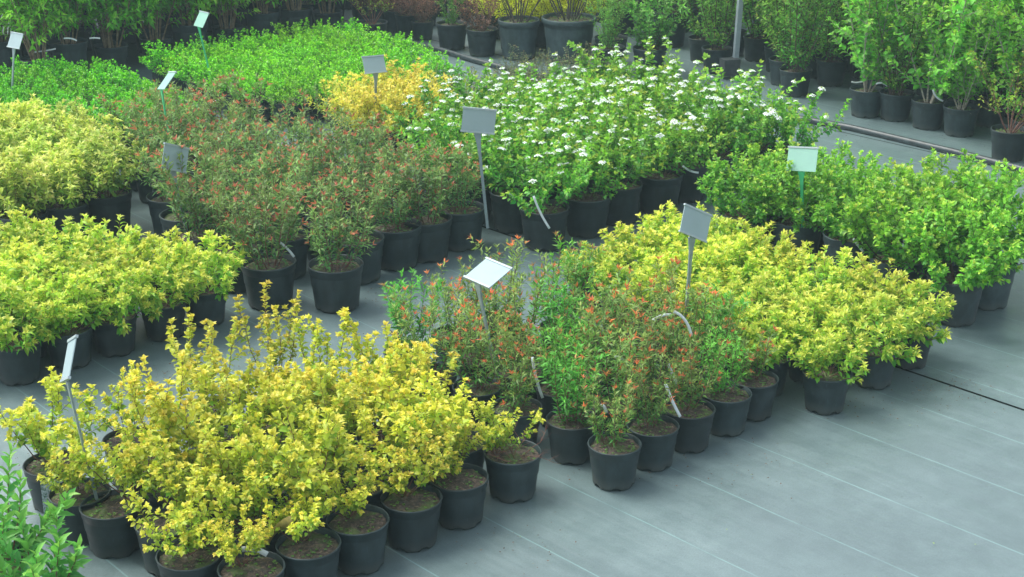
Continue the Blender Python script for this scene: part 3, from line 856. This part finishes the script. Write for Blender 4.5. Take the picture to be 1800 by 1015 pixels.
# K: single pots on the cloth behind the pipe
def K(name, label, u, v, pot, sp, group, sc_=1.0): potted(name, label, 'shrub', u, v, pot, sp, group, sc_, weeds=True)
K('bare_branched_shrub', 'dark bare branched shrub in big grey tub, left one of two', 10.17, 9.76, 'tub', 'bare', 'bare shrubs in big grey tubs', .9)
K('bare_branched_shrub', 'spreading bare branched shrub in the widest grey tub', 9.78, 10.02, 'bigtub', 'bare', 'bare shrubs in big grey tubs', 1.05)
g = 'small leaved shrubs left of the grey tubs'
K('variegated_shrub', 'yellow green upright shrub in black pot left of the red one', 10.90, 9.58, 'large', 'tallfine', g, .5)
K('red_barberry', 'red leaved shrub in black pot beside the grey tubs', 10.50, 9.60, 'large', 'barberry', g, .85)
g = 'red leaved shrubs in the far row'
for k, (u, v) in enumerate([(11.42, 9.66), (11.64, 9.66), (11.9, 9.72), (12.12, 9.70)]):
    K('red_barberry', 'small red leaved shrub, %s from the right in the far pot row' % ORD[k], u, v, 'small' if k < 1 else 'nursery', 'barberry', g, .8)
K('red_stemmed_shrub', 'thin red stemmed shrub in wide pot behind the wide mound', 11.46, 9.06, 'large', 'twiggy', g, .9)
g = 'leafy shrubs right of the grey tubs'
K('upright_leafy_shrub', 'upright green shrub in black pot just right of the widest tub', 9.14, 9.86, 'large', 'tallfine', g, .55)
K('upright_leafy_shrub', 'glossy green leafy shrub in black pot above the white flowers', 8.86, 10.10, 'large', 'leafy', g, 1.0)
K('upright_leafy_shrub', 'dark green leafy shrub behind the glossy one', 9.40, 10.18, 'large', 'tallfine', g, .6)
K('reddish_shrub', 'reddish shrub in tall black pot behind the glossy leafy shrub', 9.56, 11.18, 'tall', 'weigela', g, 1.5)
K('reddish_shrub', 'reddish shrub in tall black pot nearer the back right stand', 9.30, 11.45, 'tall', 'weigela', g, 1.5)
# rows filling the far background
rowsY = [(10.12, [10.24, 10.52]), (10.48, [9.98, 10.30, 10.66]), (11.0, [10.2, 10.6, 11.0])]
rows_block(rowsY, 'yellow_shrub', 'shrub', 'large bright yellow shrub', 'clump behind grey tubs', 'bright yellow shrubs behind the tubs', 'forsythia', 'large', (.8, .95), .03, 0)
rowsZ = [(9.9, lin(11.4, 13.6, 6)), (10.3, lin(11.3, 14.2, 7)), (10.8, lin(11.6, 14.4, 7)), (11.4, lin(11.9, 14.2, 6)), (12.0, lin(11.2, 13.8, 7))]
rows_block(rowsZ, 'potted_shrub', 'shrub', 'mixed bronze or green shrub', 'far centre stand', 'shrubs in the far stand at the top centre',
           None, 'tall', (.95, 1.2), .05, 0, lambda i, j, u, v: ['tallfine', 'weigela', 'leafy', 'barberry'][(i * 3 + j * 5) % 4])
rowsR = [(11.9, lin(10.1, 10.9, 3)), (12.3, lin(9.65, 11.0, 4)), (12.75, lin(9.6, 11.2, 5)), (13.2, lin(9.7, 11.6, 5)), (13.8, lin(9.8, 12, 5))]
rows_block(rowsR, 'dark_red_shrub', 'shrub', 'dark red leaved shrub', 'far red stand', 'dark red shrubs at the top', 'barberry', 'nursery', (1.0, 1.3), .05, 0)

# ------------------------------------------------------------------ signs
SIGNS = [
 ([-3.828, 11.749, 0.643], [-0.447, 0.137, -0.696], 0.163, [-3.883, 11.749, 0.36], 'grey', 'small white sign on grey post in the left mound of shrubs'),
 ([-2.465, 12.154, 0.728], [-0.531, 0.215, -0.951], 0.175, [-2.441, 12.154, 0.36], 'green', 'pale sign on green post in the wide mound, before the tall hedge'),
 ([-2.131, 9.319, 0.89], [-0.60, 0.25, -1.19], 0.180, [-2.148, 9.319, 0.5], 'green', 'pale tilted sign on green post between cream and bronze shrubs'),
 ([-1.878, 8.268, 0.695], [-0.292, 0.306, 0.976], 0.190, [-1.841, 8.268, 0.22], 'grey', 'grey sign on metal post at the left of the bronze block'),
 ([-0.993, 10.928, 0.637], [-0.456, -0.093, 0.523], 0.170, [-0.995, 10.928, 0.18], 'grey', 'white sign on grey post in the amber shrubs'),
 ([-0.192, 8.63, 0.815], [-0.078, 0.104, 0.041], 0.192, [-0.176, 8.63, 0.5], 'grey', 'large white sign facing front before the flowering block'),
 ([1.655, 8.451, 0.636], [-0.361, -0.017, -0.702], 0.189, [1.686, 8.451, 0.22], 'mint', 'mint coloured sign on green post among bright green shrubs'),
 ([0.876, 6.965, 0.744], [-0.437, 0.376, 0.623], 0.184, [0.851, 6.965, 0.3], 'grey', 'grey tilted sign on metal post at the left edge of the lime block'),
 ([-0.106, 6.356, 0.715], [-1.035, 0.493, -0.851], 0.190, [-0.062, 6.356, 0.18], 'grey', 'white sign lying almost flat on its post above the red tipped shrubs'),
 ([-1.655, 5.272, 0.77], [-0.557, -0.21, -1.158], 0.216, [-1.608, 5.272, 0.18], 'grey', 'metal sign seen edge on, standing in the leftmost golden shrub pot'),
]
def rodrigues(a):
    v = Vector(a); th = v.length
    return Matrix.Rotation(th, 3, v.normalized())
SIGN_OBJ = []
for k, (c, a, s, e, col, lab) in enumerate(SIGNS):
    e = Vector(e); c = Vector(c)
    if k == 2:
        # refit: narrow foreshortened panel
        Rm = None
    R = rodrigues(a if k != 2 else [-4.248, 1.256, -6.245])
    bottom = c + R @ Vector((0, 0, -.36 * s))
    d = (bottom - e).normalized()
    zb = 0.16
    foot = e + d * ((zb - e.z) / d.z) if e.z > zb else e
    o = thing('plant_sign', lab, 'sign', (foot.x, foot.y, 0), 0, 'plant name signs on posts')
    off = Vector((foot.x, foot.y, 0))
    mb = MB(); mb.box(c - off, (s, .0035, s * .72), R)
    link('panel', mb.mesh('panel', M['mint' if col in ('green', 'mint') else 'paper']), o)
    railm = M['green'] if False else M['rail']
    for zz in ((.36, -.355) if col == 'grey' else (.36,)):
        mb = MB(); mb.box(c - off + R @ Vector((0, 0, zz * s)), (s * 1.04, .011, s * .05), R)
        link('rail', mb.mesh('rail', railm), o)
    pm = M['green'] if col in ('green', 'mint') else M['steel']
    # post: flat bar with flared neck below the panel
    P0 = foot - off; P1 = bottom - off + R @ Vector((0, .006, 0))
    n = 8; mb = MB(); dv = (P1 - P0).normalized(); side = (R @ Vector((1, 0, 0))); side = (side - dv * side.dot(dv)).normalized(); nn = dv.cross(side)
    vs = []; fs = []
    for i in range(n + 1):
        t = i / n; p = P0 + (P1 - P0) * t
        wdt = .0085 + (.014 * max(0, (t - .8) / .2) ** 1.5)
        th = .0055 - .002 * t
        for sx, sy in ((-1, -1), (1, -1), (1, 1), (-1, 1)): vs.append(p + side * wdt * sx + nn * th * sy)
    for i in range(n):
        for q in range(4):
            q2 = (q + 1) % 4; fs.append((i * 4 + q, i * 4 + q2, i * 4 + 4 + q2, i * 4 + 4 + q))
    fs += [(0, 3, 2, 1), tuple(n * 4 + q for q in range(4))]
    mb.add(vs, fs)
    link('post', mb.mesh('post', pm), o)
    mb = MB(); mb.box(c - off + R @ Vector((0, .007, -.27 * s)), (.03, .008, s * .22), R)
    link('bracket', mb.mesh('bracket', pm), o)

# ------------------------------------------------------------------ strap labels
def strap(label, a, b, c, wd=.022, twist=0.5, name='plant_tag'):
    """white printed strap bent through three points"""
    a, b, c = Vector(a), Vector(b), Vector(c)
    n = 12; m = MB(); P = []
    for i in range(n + 1):
        t = i / n
        P.append(a * (1 - t) ** 2 + b * 2 * t * (1 - t) + c * t * t)
    for i, p in enumerate(P):
        d = (P[min(i + 1, n)] - P[max(i - 1, 0)]).normalized()
        s_ = d.cross(Vector((math.sin(twist), -math.cos(twist), .35))).normalized() * wd / 2
        nn = d.cross(s_).normalized() * .0006
        m.v += [tuple(p - s_ - nn), tuple(p + s_ - nn), tuple(p + s_ + nn), tuple(p - s_ + nn)]
    for i in range(n):
        for q in range(4):
            q2 = (q + 1) % 4; m.f.append((i * 4 + q, i * 4 + q2, i * 4 + 4 + q2, i * 4 + 4 + q))
    m.f += [(3, 2, 1, 0), tuple(n * 4 + q for q in range(4))]
    org = Vector((c.x, c.y, c.z))
    m.v = [tuple(Vector(v) - org) for v in m.v]
    o = link(name, m.mesh(name, M['tag'], True), loc=org)
    o['label'] = label; o['category'] = 'label tag'; o['group'] = 'white strap labels hanging in the plants'
    return o
TANP, FOVK = math.tan(PITCH), 1.0
def at(x, y, z):
    """point at height z that the photograph shows at (x, y)"""
    cp, sp_ = math.cos(PITCH), math.sin(PITCH)
    a = (x - 900) / F_PX; b = (507.5 - y) / F_PX
    d = Vector((a, cp + b * sp_, -sp_ + b * cp))
    return Vector((0, 0, CAM_H)) + d * ((z - CAM_H) / d.z)
def atz(x, y, ref):
    """point at the distance of ref along the view"""
    cp, sp_ = math.cos(PITCH), math.sin(PITCH)
    a = (x - 900) / F_PX; b = (507.5 - y) / F_PX
    d = Vector((a, cp + b * sp_, -sp_ + b * cp))
    return Vector((0, 0, CAM_H)) + d * (ref.y / d.y)
TAGS = [
 ((936, 628), (940, 665), (954, 700), .22, 'white strap label hanging over a pot rim below the flat sign'),
 ((1170, 675), (1180, 705), (1196, 733), .22, 'white strap label falling over a front pot rim, red tipped block'),
 ((1175, 640), (1180, 655), (1190, 675), .30, 'short white strap label above the front pots of the red tipped block'),
 ((1145, 565), (1170, 548), (1185, 556), .42, 'white strap label bent into a left arch among red tips'),
 ((1184, 548), (1208, 556), (1216, 592), .42, 'white strap label bent down on the right among red tips'),
 ((1080, 628), (1092, 626), (1104, 640), .34, 'small curled white label in the middle of the red tipped block'),
 ((1054, 715), (1062, 708), (1066, 726), .25, 'small white label end behind the foremost red tipped plant'),
 ((1500, 420), (1506, 430), (1518, 443), .27, 'white label leaning on a pot of the bright green block'),
 ((490, 425), (505, 435), (517, 452), .28, 'white strap label hanging from a bronze shrub above the golden ones'),
 ((938, 345), (948, 375), (966, 402), .25, 'white strap label falling down a pot of the flowering block'),
 ((893, 340), (900, 342), (906, 352), .27, 'short curled white label left of the flowering block front pots'),
 ((1200, 292), (1212, 303), (1228, 304), .26, 'white curled label over the front pots of the flowering block'),
 ((1540, 148), (1550, 142), (1563, 154), .26, 'white label loop on the rear pot at the back right stand'),
 ((1640, 158), (1642, 172), (1658, 178), .25, 'white curved label beside a pot of the back right stand'),
 ((1497, 144), (1508, 148), (1520, 142), .25, 'white label lying on the leftmost pot of the back right stand'),
 ((60, 92), (82, 90), (98, 86), .32, 'white label on a pot behind the left mound'),
 ((112, 68), (125, 66), (135, 72), .4, 'white label on a pot below the tall hedge, left part'),
 ((157, 68), (166, 66), (176, 68), .4, 'pale label on a pot below the tall hedge, right part'),
 ((360, 181), (372, 183), (384, 175), .15, 'white label on a pot at the right end of the left mound'),
]
for a, b, c, z, lab in TAGS:
    pc = at(*c, z)
    strap(lab, atz(*a, pc), atz(*b, pc), pc, .013, R0.uniform(-.3, .3))

# big printed picture label hanging at the left golden pots, and a smaller one
def picture_label(label, c, w_, h_, rz, tilt):
    o = thing('picture_label', label, 'label tag', (c.x, c.y, 0), rz, 'printed picture labels')
    Rm = Matrix.Rotation(tilt, 3, 'X')
    m = MB(); m.box(Rm @ Vector((0, 0, 0)) + Vector((0, 0, c.z)), (w_, .002, h_), Rm)
    link('printed_picture', m.mesh('printed_picture', M['print']), o)
    m = MB(); m.box(Vector((0, 0, c.z)) + Rm @ Vector((0, -.0025, -h_ * .42)), (w_ * 1.0, .002, h_ * .17), Rm)
    link('green_band', m.mesh('green_band', M['band']), o)
    m = MB()
    x = -w_ * .3
    rr = random.Random(3)
    for line_, ww in ((-.395, .6), (-.44, .42)):
        x = -w_ * ww * .5
        while x < w_ * ww * .5:
            l = rr.uniform(.003, .006)
            m.box(Vector((x, 0, c.z)) + Rm @ Vector((0, -.0042, h_ * line_)), (l, .0008, h_ * .022), Rm); x += l + .0015
    link('small_print', m.mesh('small_print', M['tag']), o)
pl = W(5.29, 2.47, .1); pl.xy = pl.xy * (1 - .128 / pl.xy.length)
picture_label('green banded white blossom picture label below the leftmost golden shrub', pl, .10, .17, math.atan2(-pl.x, pl.y), -.08)
pl = at(178, 832, .26)
picture_label('small blossom picture label tucked behind the edge on sign', pl, .055, .07, -.3, -.3)
# yellowed large curled label by the front pots
o_ = strap('yellowed curled label standing in a front pot of the golden block', at(467, 960, .18), atz(480, 925, at(467, 960, .18)), atz(516, 918, at(467, 960, .18)), .05, 1.2)
o_.data.materials[0] = mat_plain('yellowed_card', (.34, .28, .07), .6, .3, 60)
strap('pale strap label bridging two front pots of the golden block', at(470, 975, .2), atz(448, 962, at(470, 975, .2)), atz(425, 966, at(470, 975, .2)), .02, .2)

# ------------------------------------------------------------------ square post with block, upper right
pb = W(8.26, 10.60)
o = thing('square_post', 'grey square metal post rising from the stand of tall shrubs', 'post', pb, .3)
mb = MB(); mb.box((0, 0, 1.3), (.042, .042, 2.6), Matrix.Rotation(.03, 3, 'Y')); link('shaft', mb.mesh('shaft', M['galv']), o)
mb = MB(); mb.box((-.10, -.03, .11), (.15, .11, .14)); link('foot_block', mb.mesh('foot_block', M['block']), o)

# ------------------------------------------------------------------ grass blades in the foremost pot
r = np.random.default_rng(8)
s = Plant(99)
par = [q for q in bpy.data.objects if q.get('label', '').startswith('foremost narrow')][0]
for k, (x, y, hh) in enumerate([(.07, .02, .13), (.075, .0, .10), (-.07, -.04, .07), (-.055, -.05, .09), (.04, .03, .11)]):
    m = MB(); vs = []
    for i in range(5):
        t = i / 4; vs += [(x + t * .012 - .003 * (1 - t), y, .165 + hh * t), (x + t * .012 + .003 * (1 - t) + .0003, y - .001, .165 + hh * t)]
    m.v = vs; m.f = [(2 * i, 2 * i + 1, 2 * i + 3, 2 * i + 2) for i in range(4)]
    link('grass_blade', m.mesh('grass_blade', mat_plain('grass_blade', (.18, .5, .04), .5, .1)) if k == 0 else GB, par)
    if k == 0: GB = m.mesh('grass_blade', bpy.data.materials['grass_blade'])

# extra bare twigs at the right end pot of the golden block
tw = make_plant(555, n=7, H=.22, Hv=.3, lean=(20, 75), upc=-.1, wob=.22, r0=.02, stem_r=.0022, node=.03, brs=5, brl=(.05, .1), br_from=.2, bare=True, tip_n=0, ll=(.012, .02), bark='redbark', jit=.1, low=(.2, .2, .05), high=(.3, .3, .05))
par = [q for q in bpy.data.objects if q.get('label', '').endswith('rightmost in front row, nearest golden block')][0]
link('dry_twigs', tw['stems'], par, loc=(.03, 0, .17))

# ------------------------------------------------------------------ crumbs and fallen leaves on the cloth
def scatter(name, label, cat, spots, n, size, mat, seed):
    r = np.random.default_rng(seed); m = MB()
    for k in range(n):
        u, v, sg = spots[r.integers(len(spots))]
        p = W(u + r.normal(0, sg), v + r.normal(0, sg)); a = r.uniform(0, 6.28); l = size * r.uniform(.4, 1.4)
        zb = .009
        c, s_ = math.cos(a), math.sin(a)
        m.add([(p.x - c * l, p.y - s_ * l, zb), (p.x + s_ * l * .5, p.y - c * l * .5, zb + .001), (p.x + c * l, p.y + s_ * l, zb), (p.x - s_ * l * .4, p.y + c * l * .4, zb + l * .5)],
              [(0, 1, 2), (0, 2, 3), (0, 1, 3), (1, 2, 3)])
    o = link(name, m.mesh(name, mat), kind='stuff'); o['label'] = label; o['category'] = cat
scatter('soil_crumbs', 'brown soil crumbs and litter scattered on the grey ground cloth', 'litter',
        [(6.2, 5.0, .12), (6.1, 3.5, .12), (6.0, 4.9, .1), (5.9, 3.1, .2), (4.0, 4.4, .15), (3.7, 5.6, .1), (9.2, 9.5, .3), (5.7, 2.6, .12), (3.4, 6.1, .08), (6.0, 9.9, .4), (6.1, 5.9, .3), (5.6, 4.0, .3), (5.5, 2.4, .15), (3.8, 3.6, .2), (3.6, 4.8, .15), (3.5, 5.9, .2)], 1100, .005, M['dryleaf'], 4)
scatter('fallen_leaves', 'tiny fallen leaves on the bare ground cloth', 'litter',
        [(3, 4, 1.0), (3, 6, 1.2), (5.8, 3.5, .4), (6, 9.5, 1)], 60, .005, mat_plain('fallen_leaf', (.2, .3, .08), .8, .3), 5)
